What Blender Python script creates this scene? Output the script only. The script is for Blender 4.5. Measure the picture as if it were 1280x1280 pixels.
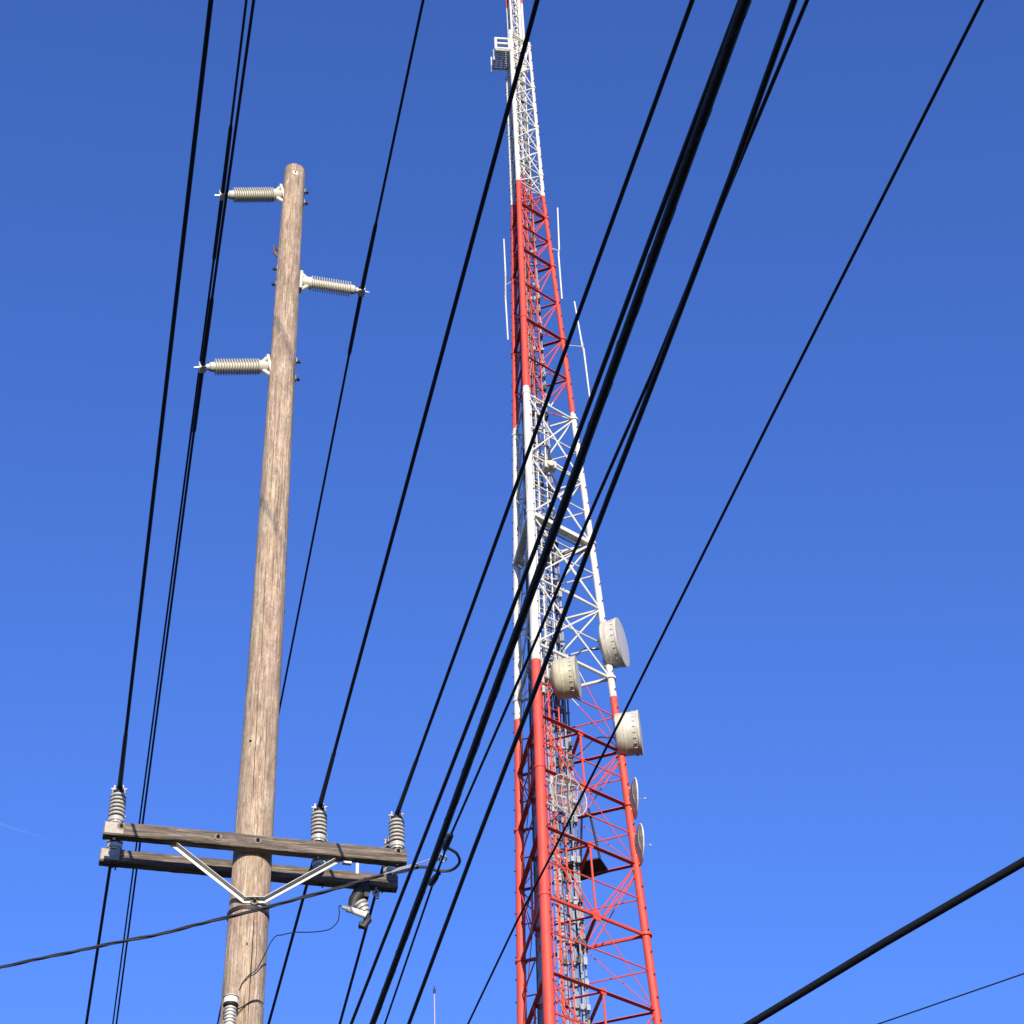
import bpy, math, random
from mathutils import Vector, Matrix
random.seed(7)
R = math.radians
scene = bpy.context.scene
for o in list(bpy.data.objects):
    bpy.data.objects.remove(o)

# ------------------------------------------------------------------ camera
CAM_H = 1.6
FPX, EL, ROLL = 2500.0, 41.0, 2.75          # focal length in photo pixels (1280 wide), pitch, roll
_e, _r = R(EL), R(ROLL)
FW = Vector((0, math.cos(_e), math.sin(_e)))
_up, _rt = Vector((0, -math.sin(_e), math.cos(_e))), Vector((1, 0, 0))
UP = _up * math.cos(_r) + _rt * math.sin(_r)
RT = _rt * math.cos(_r) - _up * math.sin(_r)
CAM = Vector((0, 0, CAM_H))
cd = bpy.data.cameras.new('camera')
cam = bpy.data.objects.new('camera', cd)
scene.collection.objects.link(cam)
cd.sensor_fit = 'HORIZONTAL'
cd.sensor_width = 36.0
cd.lens = FPX / 1280.0 * 36.0
cd.clip_start, cd.clip_end = 0.1, 60000
_m = Matrix((RT, UP, -FW)).transposed().to_4x4()
_m.translation = CAM
cam.matrix_world = _m
scene.camera = cam

# ------------------------------------------------------------------ sky, sun, exposure
SUN_EL, SUN_AZ = 14.0, 171.5                 # azimuth of the sun, clockwise from +Y (behind the camera)
w = bpy.data.worlds.new('World')
scene.world = w
w.use_nodes = True
nt = w.node_tree
nt.nodes.clear()
sky = nt.nodes.new('ShaderNodeTexSky')
sky.sky_type = 'NISHITA'
sky.sun_disc = False
sky.sun_elevation = R(SUN_EL)
sky.sun_rotation = R(SUN_AZ)
sky.altitude = 200
sky.air_density = 1.0
sky.dust_density = 0.3
sky.ozone_density = 3.0
bg = nt.nodes.new('ShaderNodeBackground')
bg.inputs['Strength'].default_value = 0.108
wo = nt.nodes.new('ShaderNodeOutputWorld')
tint = nt.nodes.new('ShaderNodeMix')                          # the deep blue of clear dry air, the same all round the sky
tint.data_type = 'RGBA'
tint.blend_type = 'MULTIPLY'
tint.inputs[0].default_value = 1.0
tint.inputs[7].default_value = (0.75, 1.02, 1.90, 1)
nt.links.new(sky.outputs[0], tint.inputs[6])
nt.links.new(tint.outputs[2], bg.inputs[0])
nt.links.new(bg.outputs[0], wo.inputs[0])

sd = bpy.data.lights.new('sun', 'SUN')
sd.energy = 5.0
sd.angle = R(0.5)
sd.color = (1.0, 0.88, 0.70)
sun = bpy.data.objects.new('sun', sd)
scene.collection.objects.link(sun)
sdir = Vector((math.sin(R(SUN_AZ)) * math.cos(R(SUN_EL)), math.cos(R(SUN_AZ)) * math.cos(R(SUN_EL)), math.sin(R(SUN_EL))))
sun.rotation_euler = sdir.to_track_quat('Z', 'Y').to_euler()
sun.location = (0, -20, 40)
vs = scene.view_settings
vs.view_transform = 'Standard'
vs.look = 'None'
vs.exposure = 0.47
vs.gamma = 1.0
vs.use_curve_mapping = False
scene.cycles.max_bounces = 6
scene.render.film_transparent = False

# ------------------------------------------------------------------ measuring helpers
def ray(x, y):
    return FW + RT * ((x - 640) / FPX) + UP * ((640 - y) / FPX)
def at(x, y, z):                              # the point at height z (above the ground)
    d = ray(x, y)
    return CAM + d * ((z - CAM_H) / d.z)
def at_y(x, y, Y):                            # the point at distance Y
    d = ray(x, y)
    return CAM + d * (Y / d.y)
def at_pl(x, y, p, n):                        # the point on the plane through p with normal n
    d = ray(x, y)
    return CAM + d * ((p - CAM).dot(n) / d.dot(n))
def lerp(a, b, t):
    return a + (b - a) * t
def interp(x, xs, ys):
    for i in range(len(xs) - 1):
        if x <= xs[i + 1] or i == len(xs) - 2:
            return ys[i] + (ys[i + 1] - ys[i]) * (x - xs[i]) / (xs[i + 1] - xs[i])

# ------------------------------------------------------------------ materials
def mat(name, col, rough=0.6, metal=0.0, var=0.0, vscale=6.0, col2=None, stretch=(1, 1, 1), bump=0.0, bscale=40.0, spec=0.5, coat=0.0):
    m = bpy.data.materials.new(name)
    m.use_nodes = True
    t = m.node_tree
    b = t.nodes['Principled BSDF']
    b.inputs['Base Color'].default_value = (*col, 1)
    b.inputs['Roughness'].default_value = rough
    b.inputs['Metallic'].default_value = metal
    b.inputs['Specular IOR Level'].default_value = spec
    b.inputs['Coat Weight'].default_value = coat
    if var or col2 or bump:
        tc = t.nodes.new('ShaderNodeTexCoord')
        mp = t.nodes.new('ShaderNodeMapping')
        mp.inputs['Scale'].default_value = stretch
        t.links.new(tc.outputs['Object'], mp.inputs[0])
        if var or col2:
            n = t.nodes.new('ShaderNodeTexNoise')
            n.inputs['Scale'].default_value = vscale
            n.inputs['Detail'].default_value = 6
            n.inputs['Roughness'].default_value = 0.65
            t.links.new(mp.outputs[0], n.inputs['Vector'])
            rp = t.nodes.new('ShaderNodeValToRGB')
            c2 = col2 or tuple(c * (1 - var) for c in col)
            rp.color_ramp.elements[0].position = 0.35
            rp.color_ramp.elements[1].position = 0.62
            rp.color_ramp.elements[0].color = (*c2, 1)
            rp.color_ramp.elements[1].color = (*col, 1)
            t.links.new(n.outputs[0], rp.inputs[0])
            t.links.new(rp.outputs[0], b.inputs['Base Color'])
        if bump:
            n2 = t.nodes.new('ShaderNodeTexNoise')
            n2.inputs['Scale'].default_value = bscale
            n2.inputs['Detail'].default_value = 4
            t.links.new(mp.outputs[0], n2.inputs['Vector'])
            bp = t.nodes.new('ShaderNodeBump')
            bp.inputs['Strength'].default_value = bump
            bp.inputs['Distance'].default_value = 0.02
            t.links.new(n2.outputs[0], bp.inputs['Height'])
            t.links.new(bp.outputs[0], b.inputs['Normal'])
    return m

def wood(name, dark, mid, light, axis, fine=55.0, crack=0.5, mottled=True):
    """weathered timber: long grain along one axis, drying cracks, blotches"""
    m = bpy.data.materials.new(name)
    m.use_nodes = True
    t = m.node_tree
    N, Lk = t.nodes, t.links
    b = N['Principled BSDF']
    b.inputs['Roughness'].default_value = 0.85
    b.inputs['Specular IOR Level'].default_value = 0.2
    tc = N.new('ShaderNodeTexCoord')
    def mapped(across, along):
        mp = N.new('ShaderNodeMapping')
        s = [across] * 3
        s[axis] = along
        mp.inputs['Scale'].default_value = s
        Lk.new(tc.outputs['Object'], mp.inputs[0])
        return mp
    def noise(mp, scale, detail=5, dist=0.0):
        n = N.new('ShaderNodeTexNoise')
        n.inputs['Scale'].default_value = scale
        n.inputs['Detail'].default_value = detail
        n.inputs['Roughness'].default_value = 0.7
        n.inputs['Distortion'].default_value = dist
        Lk.new(mp.outputs[0], n.inputs['Vector'])
        return n
    g1 = noise(mapped(fine, 2.2), 1.0, 6, 0.7)
    r1 = N.new('ShaderNodeValToRGB')
    r1.color_ramp.elements[0].position = 0.33
    r1.color_ramp.elements[0].color = (*dark, 1)
    r1.color_ramp.elements[1].position = 0.68
    r1.color_ramp.elements[1].color = (*light, 1)
    e = r1.color_ramp.elements.new(0.5)
    e.color = (*mid, 1)
    Lk.new(g1.outputs[0], r1.inputs[0])
    # blotches where bark scars and weathering changed the tone: pinkish, straw and grey
    def blotch(mp, scale, lo, hi, c0, c1, prev, fac):
        g = noise(mp, scale, 6, 1.2)
        r = N.new('ShaderNodeValToRGB')
        r.color_ramp.elements[0].position = lo
        r.color_ramp.elements[0].color = (*c0, 1)
        r.color_ramp.elements[1].position = hi
        r.color_ramp.elements[1].color = (*c1, 1)
        Lk.new(g.outputs[0], r.inputs[0])
        mx = N.new('ShaderNodeMix')
        mx.data_type = 'RGBA'
        mx.blend_type = 'MULTIPLY'
        mx.inputs[0].default_value = fac
        Lk.new(prev, mx.inputs[6])
        Lk.new(r.outputs[0], mx.inputs[7])
        return mx.outputs[2]
    f = 1.0 if mottled else 0.6
    col = blotch(mapped(9, 2.4), 1.0, 0.38, 0.62, (0.80, 0.75, 0.72), (1.14, 1.10, 1.06), r1.outputs[0], f)
    col = blotch(mapped(16, 1.1), 1.0, 0.40, 0.60, (1.04, 0.96, 0.94), (1.02, 1.05, 0.92), col, f)
    col = blotch(mapped(30, 14), 1.0, 0.34, 0.66, (0.74, 0.72, 0.70), (1.18, 1.17, 1.15), col, f)
    # torn light flakes and dark knots
    def spots(across, along, size, colr, prev, amount):
        vo = N.new('ShaderNodeTexVoronoi')
        vo.inputs['Scale'].default_value = 1.0
        Lk.new(mapped(across, along).outputs[0], vo.inputs['Vector'])
        r = N.new('ShaderNodeValToRGB')
        r.color_ramp.elements[0].position = size * 0.5
        r.color_ramp.elements[0].color = (1, 1, 1, 1)
        r.color_ramp.elements[1].position = size
        r.color_ramp.elements[1].color = (0, 0, 0, 1)
        Lk.new(vo.outputs['Distance'], r.inputs[0])
        g = N.new('ShaderNodeMath')
        g.operation = 'MULTIPLY'
        g.inputs[1].default_value = amount
        Lk.new(r.outputs[0], g.inputs[0])
        mx = N.new('ShaderNodeMix')
        mx.data_type = 'RGBA'
        mx.inputs[7].default_value = (*colr, 1)
        Lk.new(g.outputs[0], mx.inputs[0])
        Lk.new(prev, mx.inputs[6])
        return mx.outputs[2]
    def flakes(across, along, lo, hi, colr, prev, amount):
        g = noise(mapped(across, along), 1.0, 4, 0.9)
        r = N.new('ShaderNodeValToRGB')
        r.color_ramp.elements[0].position = lo
        r.color_ramp.elements[0].color = (0, 0, 0, 1)
        r.color_ramp.elements[1].position = hi
        r.color_ramp.elements[1].color = (amount, amount, amount, 1)
        Lk.new(g.outputs[0], r.inputs[0])
        mx = N.new('ShaderNodeMix')
        mx.data_type = 'RGBA'
        mx.inputs[7].default_value = (*colr, 1)
        Lk.new(r.outputs[0], mx.inputs[0])
        Lk.new(prev, mx.inputs[6])
        return mx.outputs[2]
    if mottled:
        col = flakes(30, 6, 0.60, 0.66, (0.56, 0.47, 0.40), col, 0.75)
        col = flakes(38, 2.2, 0.62, 0.68, (0.55, 0.46, 0.33), col, 0.6)
        col = flakes(44, 5, 0.61, 0.70, (0.15, 0.115, 0.09), col, 0.65)
        col = spots(4.3, 0.75, 0.09, (0.10, 0.075, 0.06), col, 0.8)
    # cracks
    g3 = noise(mapped(34, 0.55), 1.0, 3, 0.3)
    r3 = N.new('ShaderNodeValToRGB')
    r3.color_ramp.elements[0].position = 0.485
    r3.color_ramp.elements[0].color = (0, 0, 0, 1)
    r3.color_ramp.elements[1].position = 0.515
    r3.color_ramp.elements[1].color = (0, 0, 0, 1)
    e = r3.color_ramp.elements.new(0.5)
    e.color = (1, 1, 1, 1)
    Lk.new(g3.outputs[0], r3.inputs[0])
    mk = noise(mapped(7, 0.9), 1.0, 3)
    r4 = N.new('ShaderNodeValToRGB')
    r4.color_ramp.elements[0].position = 0.46
    r4.color_ramp.elements[1].position = 0.6
    Lk.new(mk.outputs[0], r4.inputs[0])
    mul = N.new('ShaderNodeMath')
    mul.operation = 'MULTIPLY'
    Lk.new(r3.outputs[0], mul.inputs[0])
    Lk.new(r4.outputs[0], mul.inputs[1])
    mul2 = N.new('ShaderNodeMath')
    mul2.operation = 'MULTIPLY'
    mul2.inputs[1].default_value = crack
    Lk.new(mul.outputs[0], mul2.inputs[0])
    mx2 = N.new('ShaderNodeMix')
    mx2.data_type = 'RGBA'
    mx2.inputs[7].default_value = (0.06, 0.045, 0.035, 1)
    Lk.new(mul2.outputs[0], mx2.inputs[0])
    Lk.new(col, mx2.inputs[6])
    Lk.new(mx2.outputs[2], b.inputs['Base Color'])
    bp = N.new('ShaderNodeBump')
    bp.inputs['Strength'].default_value = 0.5
    bp.inputs['Distance'].default_value = 0.012
    sub = N.new('ShaderNodeMath')
    sub.operation = 'SUBTRACT'
    Lk.new(g1.outputs[0], sub.inputs[0])
    Lk.new(mul2.outputs[0], sub.inputs[1])
    Lk.new(sub.outputs[0], bp.inputs['Height'])
    Lk.new(bp.outputs[0], b.inputs['Normal'])
    return m

M = dict(
    pole=wood('pole timber', (0.215, 0.166, 0.132), (0.345, 0.284, 0.234), (0.480, 0.408, 0.340), 2, 52.0, 1.0),
    arm=wood('crossarm timber', (0.062, 0.054, 0.047), (0.132, 0.115, 0.100), (0.31, 0.275, 0.235), 0, 60.0, 1.0, False),
    hole=mat('dark hole', (0.015, 0.012, 0.01), 0.9),
    porcelain=mat('grey glazed porcelain', (0.44, 0.43, 0.39), 0.28, col2=(0.32, 0.31, 0.28), vscale=18),
    polymer=mat('pale grey post insulator', (0.54, 0.525, 0.45), 0.4, col2=(0.43, 0.415, 0.35), vscale=10),
    galv=mat('galvanised steel', (0.34, 0.34, 0.34), 0.5, 0.4, col2=(0.24, 0.24, 0.24), vscale=18),
    galvlight=mat('bright galvanised brace', (0.56, 0.55, 0.51), 0.55, 0.05, col2=(0.46, 0.45, 0.41), vscale=9),
    washer=mat('dull washer', (0.20, 0.18, 0.155), 0.7, col2=(0.11, 0.085, 0.065), vscale=40),
    endplate=mat('weathered end plate', (0.40, 0.37, 0.31), 0.7, col2=(0.27, 0.24, 0.20), vscale=22),
    iron=mat('dark iron', (0.018, 0.017, 0.017), 0.6, 0.1),
    rust=mat('rusty iron', (0.22, 0.11, 0.07), 0.8, 0.1, col2=(0.10, 0.06, 0.05), vscale=25),
    cable=mat('black cable sheath', (0.010, 0.010, 0.012), 0.6, bump=0.15, bscale=60, spec=0.3),
    wire=mat('weathered conductor', (0.010, 0.010, 0.013), 0.7, spec=0.25),
    service=mat('grey black service cable', (0.022, 0.023, 0.025), 0.6),
    alu=mat('aluminium fitting', (0.72, 0.73, 0.74), 0.4, 0.5),
    whiteplastic=mat('white fibreglass', (0.62, 0.61, 0.56), 0.45),
    red=mat('aviation orange red paint', (0.60, 0.066, 0.038), 0.6, col2=(0.46, 0.050, 0.032), vscale=2.2, stretch=(2, 2, 0.45)),
    white=mat('white tower paint', (0.66, 0.65, 0.59), 0.6, col2=(0.50, 0.48, 0.42), vscale=2.2, stretch=(2, 2, 0.4)),
    radome=mat('cream drum dish', (0.52, 0.505, 0.43), 0.55, col2=(0.38, 0.36, 0.295), vscale=2.6, stretch=(1.5, 1.5, 0.35)),
    cream=mat('yellowed drum dish', (0.47, 0.445, 0.32), 0.55, col2=(0.34, 0.315, 0.215), vscale=2.6, stretch=(1.5, 1.5, 0.35)),
    face=mat('radome fabric', (0.46, 0.45, 0.45), 0.6),
    grid=mat('weathered grid reflector', (0.60, 0.58, 0.52), 0.6, col2=(0.40, 0.38, 0.34), vscale=5),
    wgrey=mat('grey waveguide jacket', (0.30, 0.32, 0.36), 0.5, col2=(0.17, 0.18, 0.21), vscale=4, stretch=(1, 1, 0.3)),
    wdark=mat('black coax jacket', (0.03, 0.03, 0.034), 0.5),
    wlight=mat('pale coax jacket', (0.27, 0.29, 0.33), 0.5),
    plate=mat('dark ice shield steel', (0.02, 0.02, 0.022), 0.7),
    greysteel=mat('grey painted steel', (0.42, 0.42, 0.41), 0.6, col2=(0.30, 0.30, 0.29), vscale=3),
    farmast=mat('pale mast paint', (0.46, 0.33, 0.38), 0.7),
    ground=mat('dry grass and gravel', (0.045, 0.042, 0.034), 0.95, col2=(0.03, 0.032, 0.022), vscale=0.35, bump=0.3, bscale=3.0),
    concrete=mat('concrete', (0.32, 0.31, 0.29), 0.85, var=0.25),
)

def rusty(m, amount, lo=0.60, hi=0.72, colr=(0.17, 0.075, 0.045)):
    t = m.node_tree
    b = t.nodes['Principled BSDF']
    src = b.inputs['Base Color'].links[0].from_socket
    tc = t.nodes.new('ShaderNodeTexCoord')
    mp = t.nodes.new('ShaderNodeMapping')
    mp.inputs['Scale'].default_value = (5, 5, 0.9)
    t.links.new(tc.outputs['Object'], mp.inputs[0])
    n = t.nodes.new('ShaderNodeTexNoise')
    n.inputs['Scale'].default_value = 1.0
    n.inputs['Detail'].default_value = 6
    n.inputs['Roughness'].default_value = 0.7
    t.links.new(mp.outputs[0], n.inputs['Vector'])
    r = t.nodes.new('ShaderNodeValToRGB')
    r.color_ramp.elements[0].position = lo
    r.color_ramp.elements[0].color = (0, 0, 0, 1)
    r.color_ramp.elements[1].position = hi
    r.color_ramp.elements[1].color = (amount, amount, amount, 1)
    t.links.new(n.outputs[0], r.inputs[0])
    mx = t.nodes.new('ShaderNodeMix')
    mx.data_type = 'RGBA'
    mx.inputs[7].default_value = (*colr, 1)
    t.links.new(r.outputs[0], mx.inputs[0])
    t.links.new(src, mx.inputs[6])
    t.links.new(mx.outputs[2], b.inputs['Base Color'])
rusty(M['red'], 0.5)
rusty(M['white'], 0.55, 0.58, 0.72, (0.24, 0.17, 0.11))
rusty(M['radome'], 0.5, 0.55, 0.75, (0.24, 0.22, 0.17))
rusty(M['cream'], 0.5, 0.55, 0.75, (0.22, 0.19, 0.12))

# ------------------------------------------------------------------ mesh helpers
COL = scene.collection
def frame(d):
    d = d.normalized()
    a = Vector((0, 0, 1)) if abs(d.z) < 0.9 else Vector((1, 0, 0))
    u = d.cross(a).normalized()
    return u, d.cross(u).normalized(), d

class MB:
    def __init__(self):
        self.v, self.f, self.mi = [], [], []
    def add(self, vs, fs, mi=0):
        n = len(self.v)
        self.v += [tuple(p) for p in vs]
        self.f += [tuple(i + n for i in q) for q in fs]
        self.mi += [mi] * len(fs)
        return self
    def rings(self, pts, u, vv, rad, n, mi=0, cap=True):
        V, F = [], []
        for p, r in zip(pts, rad):
            for k in range(n):
                a = 2 * math.pi * k / n
                V.append(p + u * (r * math.cos(a)) + vv * (r * math.sin(a)))
        for i in range(len(pts) - 1):
            for k in range(n):
                k2 = (k + 1) % n
                F.append((i * n + k, i * n + k2, (i + 1) * n + k2, (i + 1) * n + k))
        if cap:
            F.append(tuple(range(n - 1, -1, -1)))
            m = (len(pts) - 1) * n
            F.append(tuple(range(m, m + n)))
        return self.add(V, F, mi)
    def rod(self, a, b, r, r2=None, n=8, mi=0):
        a, b = Vector(a), Vector(b)
        u, vv, d = frame(b - a)
        return self.rings([a, b], vv, u, [r, r if r2 is None else r2], n, mi)
    def path(self, pts, r, n=8, mi=0):
        pts = [Vector(p) for p in pts]
        V, F = [], []
        u = None
        for i, p in enumerate(pts):
            d = (pts[min(i + 1, len(pts) - 1)] - pts[max(i - 1, 0)]).normalized()
            if u is None:
                u = frame(d)[0]
            u = (u - d * u.dot(d)).normalized()
            vv = d.cross(u)
            rr = r[i] if isinstance(r, (list, tuple)) else r
            for k in range(n):
                a = 2 * math.pi * k / n
                V.append(p + u * (rr * math.cos(a)) + vv * (rr * math.sin(a)))
        for i in range(len(pts) - 1):
            for k in range(n):
                k2 = (k + 1) % n
                F.append((i * n + k, i * n + k2, (i + 1) * n + k2, (i + 1) * n + k))
        F.append(tuple(range(n - 1, -1, -1)))
        m = (len(pts) - 1) * n
        F.append(tuple(range(m, m + n)))
        return self.add(V, F, mi)
    def lathe(self, o, d, prof, n=24, mi=0, cap=True):     # prof: (distance along d, radius)
        u, vv, d = frame(Vector(d))
        o = Vector(o)
        return self.rings([o + d * s for s, r in prof], vv, u, [r for s, r in prof], n, mi, cap)
    def box(self, c, ax, ay, az, hx, hy, hz, mi=0, bev=0.0):
        c = Vector(c)
        ax, ay, az = Vector(ax).normalized(), Vector(ay).normalized(), Vector(az).normalized()
        if bev <= 0:
            V = [c + ax * (sx * hx) + ay * (sy * hy) + az * (sz * hz) for sz in (-1, 1) for sx, sy in ((-1, -1), (1, -1), (1, 1), (-1, 1))]
            return self.add(V, [(3, 2, 1, 0), (4, 5, 6, 7), (0, 1, 5, 4), (1, 2, 6, 5), (2, 3, 7, 6), (3, 0, 4, 7)], mi)
        prof = []                                      # chamfered along its length (ax)
        for sy, sz, o in ((1, 1, 0), (-1, 1, 1), (-1, -1, 0), (1, -1, 1)):
            a = (sy * hy, sz * (hz - bev)); b2 = (sy * (hy - bev), sz * hz)
            prof += [a, b2] if o == 0 else [b2, a]
        V, n = [], len(prof)
        for sx, k in ((-hx, 0.92), (-hx + bev, 1.0), (hx - bev, 1.0), (hx, 0.92)):
            for y, z in prof:
                V.append(c + ax * sx + ay * (y * k) + az * (z * k))
        F = []
        for i in range(3):
            for k in range(n):
                k2 = (k + 1) % n
                F.append((i * n + k, i * n + k2, (i + 1) * n + k2, (i + 1) * n + k))
        F.append(tuple(range(n - 1, -1, -1)))
        F.append(tuple(range(3 * n, 4 * n)))
        return self.add(V, F, mi)
    def ring(self, c, nrm, rad, r, n=24, m=6, mi=0):
        u, vv, d = frame(Vector(nrm))
        pts = [Vector(c) + u * (rad * math.cos(2 * math.pi * k / n)) + vv * (rad * math.sin(2 * math.pi * k / n)) for k in range(n + 1)]
        return self.path(pts, r, m, mi)
    def data(self, name, mats, smooth=True, off=None):
        me = bpy.data.meshes.new(name)
        V = self.v if off is None else [(x - off[0], y - off[1], z - off[2]) for x, y, z in self.v]
        me.from_pydata(V, [], self.f)
        for m in (mats if isinstance(mats, (list, tuple)) else [mats]):
            me.materials.append(m)
        me.polygons.foreach_set('material_index', self.mi)
        me.update()
        import bmesh
        bm = bmesh.new()
        bm.from_mesh(me)
        bmesh.ops.recalc_face_normals(bm, faces=bm.faces)
        bm.to_mesh(me)
        bm.free()
        if smooth:
            me.polygons.foreach_set('use_smooth', [True] * len(me.polygons))
            me.set_sharp_from_angle(angle=R(38))
        return me

def root_of(o):
    while o.parent:
        o = o.parent
    return o
def chain(o):
    m = o.matrix_basis.copy()
    while o.parent:
        o = o.parent
        m = o.matrix_basis @ m
    return m
def thing(name, label, cat, loc, group=None):
    o = bpy.data.objects.new(name, None)
    o.empty_display_size = 0.2
    COL.objects.link(o)
    o.location = loc
    tag(o, label, cat, group)
    return o
def tag(o, label=None, cat=None, group=None, kind=None):
    if label: o['label'] = label
    if cat: o['category'] = cat
    if group: o['group'] = group
    if kind: o['kind'] = kind
    return o
def part(name, mb, mats, parent, smooth=True, label=None, kind=None):     # mb is in world coordinates
    off = Vector(root_of(parent).location)
    o = bpy.data.objects.new(name, mb.data(name, mats, smooth, off))
    COL.objects.link(o)
    o.parent = parent
    if parent.parent:
        o.matrix_basis = chain(parent).inverted() @ Matrix.Translation(off)
    return tag(o, label, None, None, kind)
def single(name, mb, mats, label, cat, group=None, kind=None, origin=None, smooth=True):
    off = Vector(origin) if origin is not None else Vector(mb.v[0])
    o = bpy.data.objects.new(name, mb.data(name, mats, smooth, off))
    COL.objects.link(o)
    o.location = off
    return tag(o, label, cat, group, kind)
def inst(name, me, parent, p, rot=None, scale=(1, 1, 1), label=None):      # a piece that shares its mesh
    o = bpy.data.objects.new(name, me)
    COL.objects.link(o)
    o.parent = parent
    o.location = Vector(p) - Vector(root_of(parent).location)
    if rot is not None:
        o.rotation_mode = 'QUATERNION'
        o.rotation_quaternion = rot
    o.scale = scale
    return tag(o, label)

def smooth_path(pts, n=6):
    out = []
    for i in range(len(pts) - 1):
        p0, p1, p2, p3 = pts[max(i - 1, 0)], pts[i], pts[i + 1], pts[min(i + 2, len(pts) - 1)]
        for k in range(n):
            s = k / n
            out.append(0.5 * ((2 * p1) + (p2 - p0) * s + (2 * p0 - 5 * p1 + 4 * p2 - p3) * s * s + (3 * p1 - p0 - 3 * p2 + p3) * s ** 3))
    return out + [pts[-1]]

# ------------------------------------------------------------------ ground (below the frame)
g = MB()
g.add([(-6000, -6000, 0), (6000, -6000, 0), (6000, 6000, 0), (-6000, 6000, 0)], [(0, 1, 2, 3)])
o = single('ground', g, M['ground'], None, None, kind='structure', origin=(0, 0, 0))

# ================================================================== UTILITY POLE
PX, PY = -2.24, 14.09
W = Vector((math.sin(R(-14.8)), math.cos(R(-14.8)), 0))     # the line runs this way, away from the camera
A = Vector((W.y, -W.x, 0))                                   # along the crossarms, to the right
Z = Vector((0, 0, 1))
POLE_TOP = 18.98
PC = Vector((PX, PY, 0))
def lean(z):
    return A * (0.0055 * (z - 12.8))
def pole_c(z):
    q = PC + lean(z)
    return Vector((q.x, q.y, z))
def pole_r(z):
    return 0.113 + 0.0051 * (POLE_TOP - z)
pole = thing('utility_pole', 'tall weathered wooden utility pole with double crossarm near its foot of the frame', 'utility pole', (PX, PY, 0))
pole['label'] = 'tall weathered wooden utility pole carrying a double crossarm'

checks = [(random.uniform(0, 6.283), random.uniform(1, 15), random.uniform(1.5, 5), random.uniform(0.004, 0.009)) for _ in range(46)]
_front = math.atan2(-PY, -PX)                                # the side that faces the camera
checks += [(_front + 0.18, 8.0, 2.0, 0.012), (_front - 0.32, 9.9, 3.4, 0.012), (_front + 0.42, 12.3, 3.0, 0.008), (_front - 0.1, 13.6, 3.0, 0.006)]
NS, NR = 128, 150
V, F = [], []
zs = [POLE_TOP * (i / NR) for i in range(NR - 1)] + [POLE_TOP - 0.035, POLE_TOP - 0.008, POLE_TOP]
for i, z in enumerate(zs):
    r0 = pole_r(z)
    if i == len(zs) - 2: r0 -= 0.003
    if i == len(zs) - 1: r0 -= 0.016
    cx = 0.005 * math.sin(z * 0.55 + 1) + lean(z).x
    cy = 0.005 * math.sin(z * 0.48 + 2) + lean(z).y
    for k in range(NS):
        a = 2 * math.pi * k / NS
        r = r0 + 0.0022 * math.sin(3 * a + z * 0.7) + 0.0016 * math.sin(7 * a + z * 1.9 + 1) + random.uniform(-0.0008, 0.0008)
        for ca, z0, ln, dep in checks:
            if z0 < z < z0 + ln:
                da = abs((a - ca - 0.05 * math.sin(z * 1.3) + math.pi) % (2 * math.pi) - math.pi)
                if da < 0.04:
                    r -= dep * math.sin(math.pi * (z - z0) / ln) * (1 - da / 0.04)
        V.append((PX + cx + r * math.cos(a), PY + cy + r * math.sin(a), z))
for i in range(len(zs) - 1):
    for k in range(NS):
        k2 = (k + 1) % NS
        F.append((i * NS + k, i * NS + k2, (i + 1) * NS + k2, (i + 1) * NS + k))
n0 = (len(zs) - 1) * NS
F.append(tuple(range(n0, n0 + NS)))
part('shaft', MB().add(V, F), M['pole'], pole)
def on_pole(x, y, proud=0.0):                                 # point of the pole's surface under a photo pixel
    d = ray(x, y)
    hd = Vector((d.x, d.y, 0))
    r = 0.14
    pc = PC
    for _ in range(5):
        o2 = Vector((-pc.x, -pc.y, 0))
        a_, b_, c_ = hd.dot(hd), 2 * hd.dot(o2), o2.dot(o2) - (r + proud) ** 2
        disc = max(b_ * b_ - 4 * a_ * c_, 0)
        t_ = (-b_ - math.sqrt(disc)) / (2 * a_)
        P = CAM + d * t_
        r = pole_r(P.z)
        pc = pole_c(P.z)
    return P

# crossarms
ARM_B = 8.60 + CAM_H
AH, AT, AL = 0.060, 0.0475, 1.225
OFF = 0.155 + AT
front_c = PC - W * OFF + Z * (ARM_B + AH)
back_c = PC + W * OFF + Z * (ARM_B + AH)
arms = []
def make_arm(c, lab, seed):
    rnd = random.Random(seed)
    me_mb = MB()
    # built in its own axes so that the grain runs along the arm
    n = 40
    prof = []
    bev = 0.008
    for sy, sz, q in ((1, 1, 0), (-1, 1, 1), (-1, -1, 0), (1, -1, 1)):
        a_ = (sy * AT, sz * (AH - bev)); b_ = (sy * (AT - bev), sz * AH)
        prof += [a_, b_] if q == 0 else [b_, a_]
    Vv = []
    for i in range(n + 1):
        x = -AL + 2 * AL * i / n
        bow = 0.010 * math.cos(x * 1.1 + seed)
        for y, z in prof:
            Vv.append((x, y + rnd.uniform(-.0022, .0022), z + bow - 0.01 + rnd.uniform(-.0025, .0025)))
    Ff = []
    m = len(prof)
    for i in range(n):
        for k in range(m):
            k2 = (k + 1) % m
            Ff.append((i * m + k, i * m + k2, (i + 1) * m + k2, (i + 1) * m + k))
    Ff.append(tuple(range(m - 1, -1, -1)))
    Ff.append(tuple(range(n * m, n * m + m)))
    me = me_mb.add(Vv, Ff).data('crossarm', M['arm'])
    o = inst('crossarm', me, pole, c, Matrix((A, W, Z)).transposed().to_quaternion(), label=lab)
    return o
fa = make_arm(front_c, 'front crossarm timber of the pole', 1)
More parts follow.
